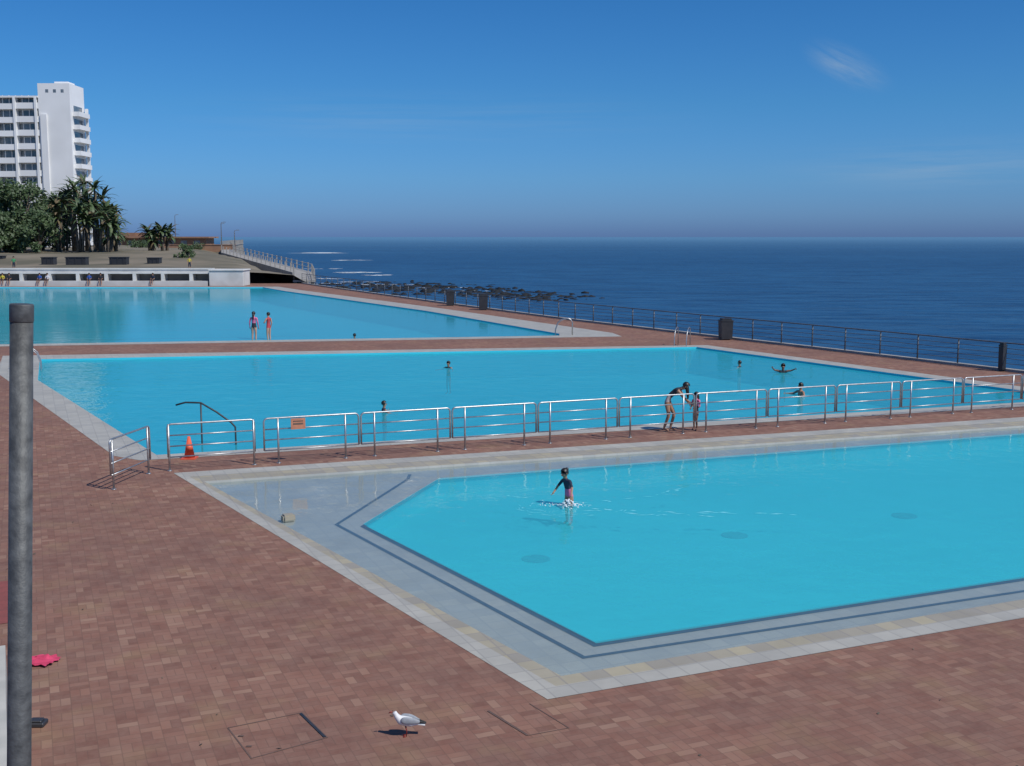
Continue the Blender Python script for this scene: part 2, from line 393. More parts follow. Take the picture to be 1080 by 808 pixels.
# ------------------------------------------------------------------ fences
def fence_panel(bm,a,b,h=1.08,top_r=.022,inset=.33,rails=(.32,.57,.82),z=0):
    a=Vector((a[0],a[1],z));b=Vector((b[0],b[1],z)); d=(b-a); L=d.length; d.normalize()
    def Pt(s,zz): return a+d*s+Vector((0,0,zz))
    rc=.09; bot=rails[0]
    pts=[]
    for k in range(6):
        t=math.pi/2*k/5; pts.append(Pt(rc-rc*math.cos(t),h-rc+rc*math.sin(t)))
    pts=[Pt(0,bot+.0)]+pts
    q=[]
    for k in range(6):
        t=math.pi/2*k/5; q.append(Pt(L-rc+rc*math.sin(t),h-rc+rc*math.cos(t)))
    bm_tube(bm,pts+q+[Pt(L,bot)],top_r,8)
    for r_ in rails: bm_tube(bm,[Pt(0,r_),Pt(L,r_)],top_r*.72,6)
    for s in (inset,L-inset):
        bm_tube(bm,[Pt(s,0),Pt(s,h)],top_r*1.1,8)
        bm_tube(bm,[Pt(s,0),Pt(s,.015)],top_r*2.3,10)
fA=Vector((-7.83,25.5)); fB=Vector((15.7,34.9)); fd=(fB-fA).normalized()
s=0; nP=0
while True:
    L=1.95 if nP==0 else 2.27
    a=fA+fd*s; b=fA+fd*(s+L)
    if b.x>18.0: break
    bm=bmesh.new(); fence_panel(bm,a,b,inset=.02 if nP==0 else .33); bm_obj('pool_fence',bm,M_steel); nP+=1; s+=L+(.22 if nP==1 else .06)
bm=bmesh.new(); fence_panel(bm,(-8.44,23.5),(-8.18,25.3),inset=.1); bm_obj('pool_fence',bm,M_steel)
sg=empty('warning_sign'); bm=bmesh.new()
Mx=Matrix.Translation((-5.05,26.52,.93))@Matrix.Rotation(math.atan2(fd.y,fd.x),4,'Z')
bm_box(bm,-.17,.17,-.012,.012,-.13,.13,0,Mx); bm_box(bm,-.12,.12,-.016,-.0125,-.02,.02,1,Mx); bm_box(bm,-.12,.12,-.016,-.0125,.05,.075,1,Mx)
bm_obj('sign_plate',bm,[M_orange,M_cov],sg)

# seaside railing
bm=bmesh.new()
off=[(a-.15,b-.07) for a,b in rail]
def walk(pts,step):
    out=[];carry=0
    for p,q in zip(pts,pts[1:]):
        p=Vector(p);q=Vector(q);L=(q-p).length;d=(q-p)/L; s=carry
        while s<L: out.append(p+d*s); s+=step
        carry=s-L
    return out
posts=walk(off,2.1)
for p in posts:
    bm_tube(bm,[(p.x,p.y,.1),(p.x,p.y,1.12)],.034,6)
for z_ in (.3,.5,.7,.9): bm_tube(bm,[(p[0],p[1],z_) for p in off],.013,5)
bm_tube(bm,[(p[0],p[1],1.12) for p in off],.028,6)
M_railm=simple('railing_metal',(.15,.165,.18),(.10,.11,.12),6,.6,.3)
bm_obj('seaside_railing',bm,M_railm)

def bin_(x,y,rot=0,w_=.55,h=1.1):
    bm=bmesh.new(); M=Matrix.Translation((x,y,0))@Matrix.Rotation(rot,4,'Z')
    a=w_/2
    c0=[(-a*.92,-a*.92,.05),(a*.92,-a*.92,.05),(a*.92,a*.92,.05),(-a*.92,a*.92,.05)]
    c1=[(-a,-a,h*.85),(a,-a,h*.85),(a,a,h*.85),(-a,a,h*.85)]
    v=[bm.verts.new(M@Vector(p)) for p in c0+c1]
    for f in ((0,3,2,1),(4,5,6,7),(0,1,5,4),(1,2,6,5),(2,3,7,6),(3,0,4,7)): bm.faces.new([v[i] for i in f])
    bm_box(bm,-a*1.05,a*1.05,-a*1.05,a*1.05,h*.86,h*.92,0,M); bm_box(bm,-a*.8,a*.8,-a*.8,a*.8,h*.921,h,0,M)
    bm_box(bm,-a*.6,-a*.4,-a*.6,a*.6,0,.05,0,M);bm_box(bm,a*.4,a*.6,-a*.6,a*.6,0,.05,0,M)
    bm_obj('litter_bin',bm,M_black)
bin_(11.1,59.0,.1,.62,1.12); bin_(-2.1,83.3,.1,.62,1.2); bin_(-4.8,88.6,.1,.62,1.2); bin_(19.5,45.0,.5,.22,1.15)

# cone
bm=bmesh.new(); cx,cy=-7.78,27.0
Mc=Matrix.Translation((cx,cy,0))
bm_box(bm,-.17,.17,-.17,.17,0,.03,0,Mc)
bm_tube(bm,[(cx,cy,.03),(cx,cy,.22),(cx,cy,.2201),(cx,cy,.34),(cx,cy,.3401),(cx,cy,.54)],[.13,.095,.097,.073,.071,.03],16)
bm_obj('traffic_cone',bm,M_cone)

def ladder(x,y,ang,w_=.6,h=.9,drop=1.0,deckside=.7):
    bm=bmesh.new(); c_,s_=math.cos(ang),math.sin(ang)
    for k in (-1,1):
        pts=[]
        for (f,z_) in ((-deckside,0),(-deckside,h*.75),(-deckside+.12,h*.95),(-deckside+.3,h),(-.1,h*.9),(.1,h*.7),(.22,h*.3),(.25,-drop)):
            pts.append((x+f*c_-k*w_/2*s_,y+f*s_+k*w_/2*c_,z_))
        bm_tube(bm,pts,.022,7)
    for i in range(3):
        z_=-.25-.25*i
        bm_tube(bm,[(x+.25*c_+w_/2*s_,y+.25*s_-w_/2*c_,z_),(x+.25*c_-w_/2*s_,y+.25*s_+w_/2*c_,z_)],.02,6)
    bm_obj('pool_ladder',bm,M_steel)
ladder(2.6,62.1,R(180)); ladder(8.3,55.6,R(-110)); ladder(-19.4,46.0,R(20)); ladder(-26.5,55.2,R(100))
ladder(17.6,37.7,R(180))
bm=bmesh.new()
pts=[(-8.75,29.3,.96),(-8.5,29.3,1.03),(-8.1,29.3,1.02),(-7.7,29.3,.78),(-7.32,29.3,.50),(-7.22,29.3,.38),(-7.2,29.3,-1.25)]
bm_tube(bm,pts,.024,7); bm_tube(bm,[(-8.1,29.3,1.0),(-8.1,29.3,-1.25)],.022,7)
bm_obj('pool_handrail',bm,M_dark)

# ------------------------------------------------------------------ foreground post
bm=bmesh.new(); pt=Vector((-2.067,4.8,5.02)); pb=Vector((-2.37,4.8,0)); n=28
bm_tube(bm,[pb,pb+Vector((0,0,.02)),pb+(pt-pb)*.5,pt+(pb-pt)*.015],[.056,.056,.0515,.0465],n)
d=(pt-pb).normalized()
bm_tube(bm,[pt-d*.076,pt-d*.072,pt-d*.006,pt],[.0470,.0488,.0488,.0462],n)
bm_tube(bm,[pb,pb+Vector((0,0,.015))],.12,24)
bm_obj('steel_post',bm,M_pole)

bm=bmesh.new()
nx=14
g=[[None]*nx for _ in range(nx)]
for i in range(nx):
    for j in range(nx):
        x=-.28+.5*i/(nx-1); y=-.16+.32*j/(nx-1)
        r_=1+.35*noise.noise(Vector((i*.5,j*.5,1)))
        g[i][j]=bm.verts.new((-5.95+x*r_,13.72+y*r_,.02+.10*abs(noise.noise(Vector((i*.35,j*.35,4))))*max(0,1-abs(x)*2)))
for i in range(nx-1):
    for j in range(nx-1): bm.faces.new((g[i][j],g[i+1][j],g[i+1][j+1],g[i][j+1])).smooth=True
bm_obj('pink_towel',bm,M_towel)
bm=bmesh.new(); bm_box(bm,-5.30,-5.10,11.8,11.95,0,.05); bm_box(bm,-5.27,-5.13,11.82,11.93,.05,.07); bmesh.ops.bevel(bm,geom=bm.edges[:],offset=.01,segments=1,affect='EDGES'); bm_obj('sandal',bm,M_black)
strip('low_wall',[(-5.62,11.85),(-4.93,10.3),(-4.25,8.8),(-3.4,6.9)],.25,0,simple('cream_paint',(.50,.48,.43),(.40,.39,.35),2,.8,bmp=.3),None,h=.9)
strip('red_mat',[(-8.1,17.0),(-7.15,15.1)],.8,.006,simple('red_rubber',(.26,.07,.06),(.20,.06,.05),5,.8))
def cover(pts,name='access_cover'):
    P4=[Vector((p[0],p[1],0)) for p in pts]; c0=sum(P4,Vector())/len(P4)
    e=empty(name)
    strip('frame',[tuple(p[:2]) for p in P4]+[tuple(P4[0][:2])],.015,.004,M_cov,e)
    a,b=P4[1],P4[2]; i0=a.lerp(c0,.05);i1=b.lerp(c0,.05)
    strip('joint',[tuple(i0[:2]),tuple(i1[:2])],.03,.008,M_black,e)
    for t in (.3,.7):
        m_=P4[0].lerp(P4[3],t).lerp(c0,.15)
        strip('lifting_eye',[(m_.x-.03,m_.y),(m_.x+.03,m_.y)],.035,.0085,M_cov,e)
cover([(-3.09,11.80),(-2.36,12.2),(-1.97,11.56),(-2.67,11.07)])
e_=empty('access_cover'); strip('joint',[(-.27,12.25),(.17,11.61)],.03,.006,M_cov,e_); strip('frame',[(.17,11.61),(.62,11.80),(.2,12.45)],.012,.004,M_cov,e_)
bm=bmesh.new()
bm_box(bm,-.12,.12,-.10,.10,-.1,.05,0,Matrix.Translation((-4.28,21.25,0))@Matrix.Rotation(.5,4,'Z'))
bmesh.ops.bevel(bm,geom=bm.edges[:],offset=.03,segments=2,affect='EDGES')
bm_obj('stone_block',bm,M_beige)
bm=bmesh.new()
for k in range(90):
    x=random.uniform(-9,9);y=random.uniform(10.5,26)
    if y>13+ .75*abs(x) and x>-6.5: continue
    if x>0 and y>12+.42*x: continue
    a=random.random()*6.28; r=random.uniform(.012,.035)
    bm.faces.new([bm.verts.new((x+math.cos(a+q)*r*f,y+math.sin(a+q)*r*f,.006+.01*(q>3))) for q,f in ((0,1),(1.6,.5),(3.1,1),(4.7,.5))])
bm_obj('fallen_leaves',bm,M_bark)

# ------------------------------------------------------------------ terrace wall
ter=empty('terrace_wall')
bm=bmesh.new()
bm_box(bm,-90,-33.1,126.2,127.2,0,1.75)
bm_box(bm,-90,-33.1,124.0,124.9,0,.55)
bm_box(bm,-90,-33.1,126.1,127.3,1.752,1.87)
x=-88
while x<-35:
    bm_box(bm,x,x+.35,124.92,126.19,0,1.3); x+=3.1
bm_box(bm,-90,-33.1,125.0,126.18,1.302,1.45)
bm_obj('wall',bm,M_white,ter)
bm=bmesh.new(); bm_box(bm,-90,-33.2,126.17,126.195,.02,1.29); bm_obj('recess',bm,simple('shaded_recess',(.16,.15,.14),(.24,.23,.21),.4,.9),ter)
bm=bmesh.new(); bm_box(bm,-32.9,-29.2,124.0,127.2,0,1.65); bm_box(bm,-33.0,-29.1,123.9,127.3,1.652,1.80); bmesh.ops.bevel(bm,geom=bm.edges[:],offset=.03,segments=1,affect='EDGES')
bm_obj('pump_house',bm,M_white)
for (x,y,w_,h_) in ((-57,150,2.6,1.2),(-61.5,152,1.6,1.1),(-51.5,150,2.2,1.2),(-47.5,152,1.6,1.),(-72,160,2,1.2)):
    bm=bmesh.new(); bm_box(bm,x-w_/2,x+w_/2,y-.6,y+.6,1.2,1.9+h_*.6); bm_box(bm,x-w_/2-.08,x+w_/2+.08,y-.68,y+.68,1.902+h_*.6,2.0+h_*.6)
    for k in (-.35,.0,.35): bm_box(bm,x+k*w_-.05,x+k*w_+.05,y-.66,y-.605,1.25,1.85+h_*.6)
    bm_obj('storage_box',bm,M_black)

# promenade jetty: thin slab on piers
pr=empty('promenade_jetty')
pw=[(-24.0,132,.35),(-27.5,150,.7),(-37.5,175,1.4),(-52,210,2.5),(-75,300,3.1),(-95,400,3.2)]
bm=bmesh.new(); bmp_=bmesh.new(); bmr=bmesh.new()
for si,(p,q) in enumerate(zip(pw,pw[1:])):
    p=Vector(p);q=Vector(q); d=(q-p); n2=Vector((d.y,-d.x,0)).normalized()*1.3
    v=[p-n2,p+n2,q+n2,q-n2]; lo=[bm.verts.new(a-Vector((0,0,.22))) for a in v]; hi=[bm.verts.new(a) for a in v]
    bm.faces.new(hi);bm.faces.new(list(reversed(lo)))
    for k in range(4): bm.faces.new((lo[k],lo[(k+1)%4],hi[(k+1)%4],hi[k]))
    a,b=p-n2*.97,q-n2*.97
    bmp_.faces.new([bmp_.verts.new(c_) for c_ in ((a.x,a.y,-4),(b.x,b.y,-4),(b.x,b.y,b.z-.23),(a.x,a.y,a.z-.23))])
    m_=max(2,int(d.length/3.6))
    for k in range(m_):
        a=p+d*(k+.5)/m_
        for sg_ in (.8,-.8):
            bm_box(bmp_,a.x+n2.x*sg_-.15,a.x+n2.x*sg_+.15,a.y+n2.y*sg_-.15,a.y+n2.y*sg_+.15,-4,a.z-.21)
        bm_box(bmr,a.x+n2.x*.9-.08,a.x+n2.x*.9+.08,a.y+n2.y*.9-.08,a.y+n2.y*.9+.08,a.z,a.z+1.2)
        bm_box(bmr,a.x-n2.x*.9-.06,a.x-n2.x*.9+.06,a.y-n2.y*.9-.06,a.y-n2.y*.9+.06,a.z,a.z+1.15)
    for z_ in (.6,1.08): bm_tube(bmr,[p+n2*.9+Vector((0,0,z_)),q+n2*.9+Vector((0,0,z_))],.03,5)
bmesh.ops.recalc_face_normals(bm,faces=bm.faces)
bm_obj('deck',bm,M_conc,pr);bm_obj('pillars',bmp_,M_conc,pr);bm_obj('railing',bmr,M_conc,pr)

bb=empty('brick_kiosk'); bm=bmesh.new()
bm_box(bm,-104,-79,296,304,2,5.0); bm_box(bm,-105,-78,295,305,5.01,5.4)
bm_box(bm,-104,-93,297,303,5.41,6.4); bm_obj('walls',bm,M_brickw,bb)
bm=bmesh.new(); 
for k in range(7): bm_box(bm,-102.5+k*3.4,-100.9+k*3.4,295.95,295.99,3.0,4.4)
bm_obj('windows',bm,M_glass,bb)
bm=bmesh.new(); bm_box(bm,-74,-58,240,240.6,2.2,3.6); bm_box(bm,-74.1,-57.9,239.9,240.7,3.61,3.75); bm_obj('brick_wall',bm,M_brickw)
def lamp(x,y,z0,h):
    bm=bmesh.new(); bm_tube(bm,[(x,y,z0),(x,y,z0+h*.95),(x+.1,y,z0+h),(x+.5,y,z0+h+.08)],[.12,.08,.06,.05],7)
    bm_box(bm,x+.4,x+.9,y-.12,y+.12,z0+h+.02,z0+h+.14); bm_obj('street_lamp',bm,M_steel)
lamp(-88,300,2.5,8.5); lamp(-76,300,2.5,6.2); lamp(-57,225,2.5,5.6); lamp(-98,310,2.5,6); lamp(-107,300,2.5,7); lamp(-52,215,2,4.5)

# ------------------------------------------------------------------ apartment building
ab=empty('apartment_building')
X0,X1,XT,Y0,ZT,ZM=-148,-97.6,-104.6,257,38.9,36.2
bm=bmesh.new(); bg_=bmesh.new()
bm_box(bm,XT,X1,Y0,Y0+8.5,0,ZT)
bm_box(bm,X0,XT-.01,Y0+1.6,Y0+15,0,ZM-.4)
bm_box(bm,X0-.3,XT+.0-.01,Y0-.2,Y0+15.2,ZM-.38,ZM)
bm_box(bm,XT+.4,X1-5.2,Y0-.35,Y0-.01,2,ZM-4)
fl=2.94
for k in range(12):
    z=1.2+k*fl
    bm_box(bm,X0,XT-.012,Y0-.0,Y0+1.49,z,z+.28)
    bm_box(bm,X0,XT-5.2,Y0-.12,Y0-.002,z-.25,z+1.0)
    bm_box(bm,XT-5.18,XT-.02,Y0-.06,Y0+.1,z-.1,z+1.2)
    bm_box(bg_,X0,XT-.02,Y0+1.5,Y0+1.597,z+.3,z+2.6)
    x=XT-1.2
    while x>X0:
        bm_box(bm,x-.09,x+.09,Y0+1.40,Y0+1.495,z+.285,z+fl-.005); x-=1.45
for x in (X0,X0+12,X0+24,XT-9.9,XT-5.3,XT-.6):
    bm_box(bm,x-.25,x+.25,Y0-.3,Y0+1.48,0,ZM-.39)
for i in range(3): bm_box(bg_,XT+1.7+i*1.7,XT+2.35+i*1.7,Y0-.02,Y0-.003,ZT-2.0,ZT-1.3)
for k in range(11):
    z=3.4+k*fl*.97
    if z>ZM-4: break
    bm_box(bm,X1+.002,X1+1.5,Y0+1.2,Y0+7.6,z,z+.22)
    bm_box(bm,X1+1.38,X1+1.5,Y0+1.2,Y0+7.6,z+.222,z+1.0)
    bm_box(bm,X1+.002,X1+1.37,Y0+1.2,Y0+1.3,z+.222,z+1.0)
    bm_box(bg_,X1+.003,X1+.03,Y0+2,Y0+7,z+.3,z+2.4)
bm_box(bm,X1+.4,X1+1.0,Y0+7.62,Y0+8.2,0,ZM-2)
bm_box(bm,X1-4,X1-1,Y0+2,Y0+6,ZT+.01,ZT+.6)
M_bw=simple('building_white',(.80,.80,.79),(.72,.72,.71),.12,.7)
bm_obj('structure',bm,M_bw,ab); bm_obj('windows',bg_,M_glass,ab)

# ------------------------------------------------------------------ vegetation
def blade(bm,base,az,elev,L,w_,droop,mi,seg=5,fold=.25):
    d=Vector((math.cos(az),math.sin(az),0)); side=Vector((-math.sin(az),math.cos(az),0)); p=Vector(base); prev=None; e=elev
    for k in range(seg+1):
        t=k/seg; ww=w_*math.sin(math.pi*min(.97,.12+t*.86))**.7
        a=bm.verts.new(p+side*ww+Vector((0,0,-fold*ww))); c_=bm.verts.new(p); b=bm.verts.new(p-side*ww+Vector((0,0,-fold*ww)))
        if prev:
            for f in ((prev[0],prev[1],c_,a),(prev[1],prev[2],b,c_)):
                q=bm.faces.new(f); q.material_index=mi
        prev=(a,c_,b); st=L/seg; p=p+(d*math.cos(e)+Vector((0,0,math.sin(e))))*st; e-=droop/seg
def palm(x,y,z0,h,n=3,spread=2.0,L=3.4,name='palm_tree',low=.62):
    bm=bmesh.new()
    for i in range(n):
        a=random.random()*6.28; r=spread*random.uniform(.2,1); hh=h*(1 if i==0 else random.uniform(low,.97))
        tx,ty=x+math.cos(a)*r,y+math.sin(a)*r
        bx,by=x+math.cos(a)*r*.4,y+math.sin(a)*r*.4
        bm_tube(bm,[(bx,by,z0-1),((bx+tx)/2,(by+ty)/2,z0+hh*.45),(tx,ty,z0+hh)],[.26,.19,.15],6,mi=2)
        for k in range(19):
            az_=random.random()*6.28; el_=random.uniform(.1,1.45)
            blade(bm,(tx,ty,z0+hh),az_,el_,L*random.uniform(.7,1.1),random.uniform(.18,.36),random.uniform(.9,2.2),0 if random.random()<.85 else 1)
        for k in range(6):
            blade(bm,(tx,ty,z0+hh-.2),random.random()*6.28,random.uniform(-.9,-.2),L*.6,.16,1.0,1 if random.random()<.6 else 0)
    bm_obj(name,bm,[M_leaf2,M_leaf3,M_bark])
def tree(x,y,z0,h,rad,n=2600,name='tree',leaf=.35):
    bm=bmesh.new(); 
    bm_tube(bm,[(x,y,z0-1),(x+.2,y,z0+h*.3),(x,y,z0+h*.6)],[.4,.3,.15],7,mi=1)
    cl=[]
    for i in range(26):
        a=random.random()*6.28; r=rad*math.sqrt(random.random()); zz=z0+h*random.uniform(.18,.95)
        fac=1-.55*((zz-z0)/h)**2
        c_=Vector((x+math.cos(a)*r*fac,y+math.sin(a)*r*fac,zz)); cl.append((c_,random.uniform(.16,.34)*rad))
        if i%3==0: bm_tube(bm,[(x,y,z0+h*.25),tuple((Vector((x,y,z0+h*.3))+c_)/2+Vector((0,0,.3))),tuple(c_)],[.16,.1,.04],5,mi=1)
    for i in range(n):
        c_,rr=random.choice(cl); v=Vector((random.gauss(0,1),random.gauss(0,1),random.gauss(0,.8))); v=v.normalized()*rr*random.uniform(.5,1.25)
        p=c_+v; a=Vector((random.gauss(0,1),random.gauss(0,1),random.gauss(0,1))).normalized(); b=a.orthogonal().normalized()
        s_=leaf*random.uniform(.5,1.2)
        bm.faces.new([bm.verts.new(p+a*s_),bm.verts.new(p+b*s_*.5),bm.verts.new(p-a*s_),bm.verts.new(p-b*s_*.5)])
    bm_obj(name,bm,[M_leaf1,M_bark])
Yt=190
for (u,vt,n,dy) in ((82,190,3,0),(96,186,3,4),(107,190,3,-3),(119,200,3,2),(127,214,2,-4),(72,197,3,6),(88,210,3,-8),(104,218,3,-9),(116,226,3,-12),(62,204,3,-4),(94,204,3,8),(112,210,3,8),(124,236,3,-6)):
    Y=Yt+dy; x=(u-540)/1200*Y; zt=5.3+(250-vt-6)/1200*Y
    palm(x,Y,2.3,zt-2.3-.7,n,1.5,2.9)
for (u,vt,dy,r_) in ((8,195,2,4.4),(28,191,0,4.7),(48,196,5,4.6),(-14,200,0,5),(62,208,10,4),(18,220,-8,3.8),(44,224,-9,3.6),(-2,226,-10,3.4),(-40,196,5,6)):
    Y=Yt+dy; x=(u-540)/1200*Y; zt=5.3+(250-vt)/1200*Y
    tree(x,Y,2.2,zt-2.2,r_)
palm((162-540)/1200*185,185,2.2,3.9,4,1.5,2.4); palm((175-540)/1200*186,186,2.2,4.2,4,1.2,2.2)
tree((197-540)/1200*165,165,1.7,2.4,1.5,900,'shrub',.2)
tree((212-540)/1200*240,240,2.6,1.3,1.8,500,'shrub',.2)
tree((150-540)/1200*250,250,2.6,1.8,3,700,'shrub',.25)

# ------------------------------------------------------------------ people
SK=simple('skin_brown',(.37,.20,.125),(.32,.17,.10),9,.5)
SKL=simple('skin_light',(.52,.30,.21),(.48,.27,.19),9,.5)
SKD=simple('skin_dark',(.20,.105,.068),(.17,.085,.055),9,.5)
M_hair=simple('hair_black',(.012,.01,.009),(.02,.016,.013),20,.45)
M_eye=simple('eye_dark',(.01,.01,.01),None,9,.3)
M_lip=simple('lips',(.28,.08,.07),None,9,.5)
def cloth(n,c): return simple(n,c,tuple(x*.75 for x in c),9,.8)
C_navy=cloth('navy_lycra',(.02,.03,.06)); C_pink=cloth('pink_lycra',(.70,.18,.33)); C_red=cloth('red_lycra',(.5,.06,.07))
C_dark=cloth('dark_lycra',(.03,.03,.04)); C_print=cloth('print_shorts',(.42,.36,.36)); C_white=cloth('white_cloth',(.75,.72,.75)); C_blue=cloth('blue_cloth',(.04,.12,.45)); C_yel=cloth('yellow_cloth',(.6,.5,.06)); C_grn=cloth('green_cloth',(.05,.3,.12))

def skin_mesh(name,V,E,Rd,roots,mats,labels,matmap,parent,sub=2):
    bm=bmesh.new(); ly=bm.verts.layers.skin.verify()
    bv=[bm.verts.new(v) for v in V]; bm.verts.ensure_lookup_table()
    for a,b in E: bm.edges.new((bv[a],bv[b]))
    for i,v in enumerate(bv):
        r=Rd[i]; v[ly].radius=r if isinstance(r,tuple) else (r,r); v[ly].use_root=(i in roots)
    me=bpy.data.meshes.new(name+'_tmp'); bm.to_mesh(me); bm.free()
    o=bpy.data.objects.new(name+'_tmp',me); col.objects.link(o)
    sk=o.modifiers.new('s','SKIN'); sk.use_smooth_shade=True; sk.branch_smoothing=.3
    ss=o.modifiers.new('u','SUBSURF'); ss.levels=sub; ss.render_levels=sub
    dg=bpy.context.evaluated_depsgraph_get(); dg.update()
    m2=bpy.data.meshes.new_from_object(o.evaluated_get(dg)); m2.name=name
    bpy.data.objects.remove(o)
    m2.materials.clear()
    for m in mats: m2.materials.append(m)
    if labels:
        segs=[(Vector(V[a]),Vector(V[b]),matmap.get(labels[k],0)) for k,(a,b) in enumerate(E)]
        for p in m2.polygons:
            c=p.center; best=1e9;mi=0
            for a,b,m in segs:
                d=b-a; L2=d.length_squared; t=0 if L2==0 else max(0,min(1,(c-a).dot(d)/L2)); q=(c-(a+d*t)).length
                if q<best: best=q;mi=m
            p.material_index=mi
    for p in m2.polygons: p.use_smooth=True
    return link(bpy.data.objects.new(name,m2),parent)

BASE=dict(pelvis=(0,0,.93),belly=(0,.01,1.10),chest=(0,.0,1.30),neck=(0,0,1.46),chin=(0,.015,1.54),head=(0,.015,1.63),
 shL=(-.165,0,1.39),elL=(-.225,-.03,1.13),wrL=(-.24,.05,.89),haL=(-.235,.08,.82),
 shR=(.165,0,1.39),elR=(.225,-.03,1.13),wrR=(.24,.05,.89),haR=(.235,.08,.82),
 hiL=(-.085,0,.88),knL=(-.095,.02,.49),anL=(-.10,-.02,.08),toL=(-.115,.13,.03),
 hiR=(.085,0,.88),knR=(.095,.02,.49),anR=(.10,-.02,.08),toR=(.115,.13,.03))
RAD=dict(pelvis=(.125,.10),belly=(.105,.085),chest=(.13,.095),neck=.048,chin=.07,head=.088,
 sh=.056,el=.040,wr=.026,ha=.030,hi=.088,kn=.055,an=.036,to=.030)
BON=[('pelvis','belly','hip'),('belly','chest','torso'),('chest','neck','chestup'),('neck','chin','neck'),('chin','head','head')]
for s_ in 'LR':
    BON+=[('chest','sh'+s_,'chestup'),('sh'+s_,'el'+s_,'uparm'),('el'+s_,'wr'+s_,'forearm'),('wr'+s_,'ha'+s_,'hand'),
          ('pelvis','hi'+s_,'hip'),('hi'+s_,'kn'+s_,'thigh'),('kn'+s_,'an'+s_,'calf'),('an'+s_,'to'+s_,'foot')]
def person(name,loc,yaw,H,skin,wear,pose=None,hairlen='short',face=(0,1,0),childish=1.0,headup=(0,0,1),lod=2):
    e=empty(name); J=dict(BASE); 
    if pose: J.update(pose)
    S=H/1.72; M=Matrix.Translation(Vector(loc))@Matrix.Rotation(yaw,4,'Z')@Matrix.Scale(S,4)
    keys=list(J.keys()); idx={k:i for i,k in enumerate(keys)}
    V=[M@Vector(J[k]) for k in keys]
    def rr(k):
        r=RAD[k] if k in RAD else RAD[k[:2]]
        f=S*(childish if k in('head','chin') else 1)
        return tuple(q*f for q in r) if isinstance(r,tuple) else r*f
    Rd=[rr(k) for k in keys]
    E=[(idx[a],idx[b]) for a,b,_ in BON]; lab=[c for *_,c in BON]
    mats=[skin]; mm={}
    for m,ls in wear:
        mats.append(m)
        for l in ls: mm[l]=len(mats)-1
    skin_mesh('body',V,E,Rd,[idx['pelvis']],mats,lab,mm,e,lod)
    R3=Matrix.Rotation(yaw,3,'Z'); fd_=(R3@Vector(face)).normalized(); up=(R3@Vector(headup)).normalized()
    side=fd_.cross(up).normalized(); up=side.cross(fd_).normalized()
    hc=M@Vector(J['head']); k=S*childish
    hc=hc-up*.012*k
    rot=Matrix((side,fd_,up)).transposed()
    bm=bmesh.new()
    for s_ in (-1,1):
        bm_ell(bm,hc+(fd_*.082+side*.034*s_+up*.005)*k,(.014*k,.010*k,.010*k),rot,1,1)
        bm_ell(bm,hc+(side*.088*s_-up*.01)*k,(.012*k,.022*k,.032*k),rot,1,0)
    bm_ell(bm,hc+(fd_*.092-up*.022)*k,(.014*k,.020*k,.024*k),rot,1,0)
    bm_ell(bm,hc+(fd_*.076-up*.056)*k,(.026*k,.012*k,.009*k),rot,1,2)
    bm_obj('face',bm,[skin,M_eye,M_lip],e)
    bm=bmesh.new(); vs=bm_ell(bm,hc+(up*.018-fd_*.014)*k,(.100*k,.108*k,.108*k),rot,3,0)
    kill=[v for v in bm.verts if ((v.co-hc).dot(fd_)>.035*k and (v.co-hc).dot(up)<.052*k) or (v.co-hc).dot(up)<-.06*k]
    bmesh.ops.delete(bm,geom=kill,context='VERTS')
    for v in bm.verts: v.co+=Vector(noise.noise_vector(v.co*40))*.006*k
    bm_obj('hair',bm,M_hair,e,True)
    if hairlen=='long':
        b0=hc-fd_*.06*k; 
        ch=[b0+up*.02*k, b0-fd_*.05*k-up*.08*k, b0-fd_*.06*k-up*.08*k+Vector((0,0,-.12*k)), b0-fd_*.04*k-up*.08*k+Vector((0,0,-.26*k))]
        skin_mesh('hair_length',ch,[(0,1),(1,2),(2,3)],[.07*k,.068*k,.055*k,.025*k],[0],[M_hair],None,{},e,1)
    if hairlen=='hang':
        dn=Vector((0,0,-1)); 
        for s_ in (-1,0,1):
            b0=hc+side*.05*s_*k+up*.02*k
            ch=[b0,b0+(fd_*.03+dn*.1)*k,b0+(fd_*.05+dn*.22)*k,b0+(fd_*.06+dn*.34)*k]
            skin_mesh('hair_length',ch,[(0,1),(1,2),(2,3)],[.06*k,.05*k,.04*k,.015*k],[0],[M_hair],None,{},e,1)
    if hairlen=='bun': 
        bm=bmesh.new(); bm_ell(bm,hc-fd_*.10*k+up*.07*k,(.045*k,)*3,rot,2,0); bm_obj('hair_bun',bm,M_hair,e,True)
    V=[];E=[];Rf=[];roots=[]
    for s_ in 'LR':
        w0=M@Vector(J['wr'+s_]); h0=M@Vector(J['ha'+s_]); d=(h0-w0).normalized()
        lat=d.cross(fd_) if abs(d.dot(fd_))<.95 else d.cross(up)
        lat.normalize(); nrm=lat.cross(d).normalized()
        for q,(o,Lf) in enumerate(((-.024,.062),(-.008,.074),(.008,.070),(.024,.056))):
            b=h0+lat*o*S+d*.012*S; i0=len(V); roots.append(i0)
            V+= [b,b+(d*Lf*.5+nrm*.006)*S,b+(d*Lf*.95+nrm*.024)*S]; E+=[(i0,i0+1),(i0+1,i0+2)]; Rf+=[.0095*S,.0085*S,.007*S]
        b=h0.lerp(w0,.5)-lat*.024*S; i0=len(V); roots.append(i0)
        V+=[b,b+(-lat*.028+d*.025+nrm*.01)*S,b+(-lat*.034+d*.056+nrm*.016)*S]; E+=[(i0,i0+1),(i0+1,i0+2)]; Rf+=[.012*S,.010*S,.008*S]
    skin_mesh('fingers',V,E,Rf,roots,[skin],None,{},e,1)
    return e
def yawto(dx,dy): return math.atan2(-dx,dy)
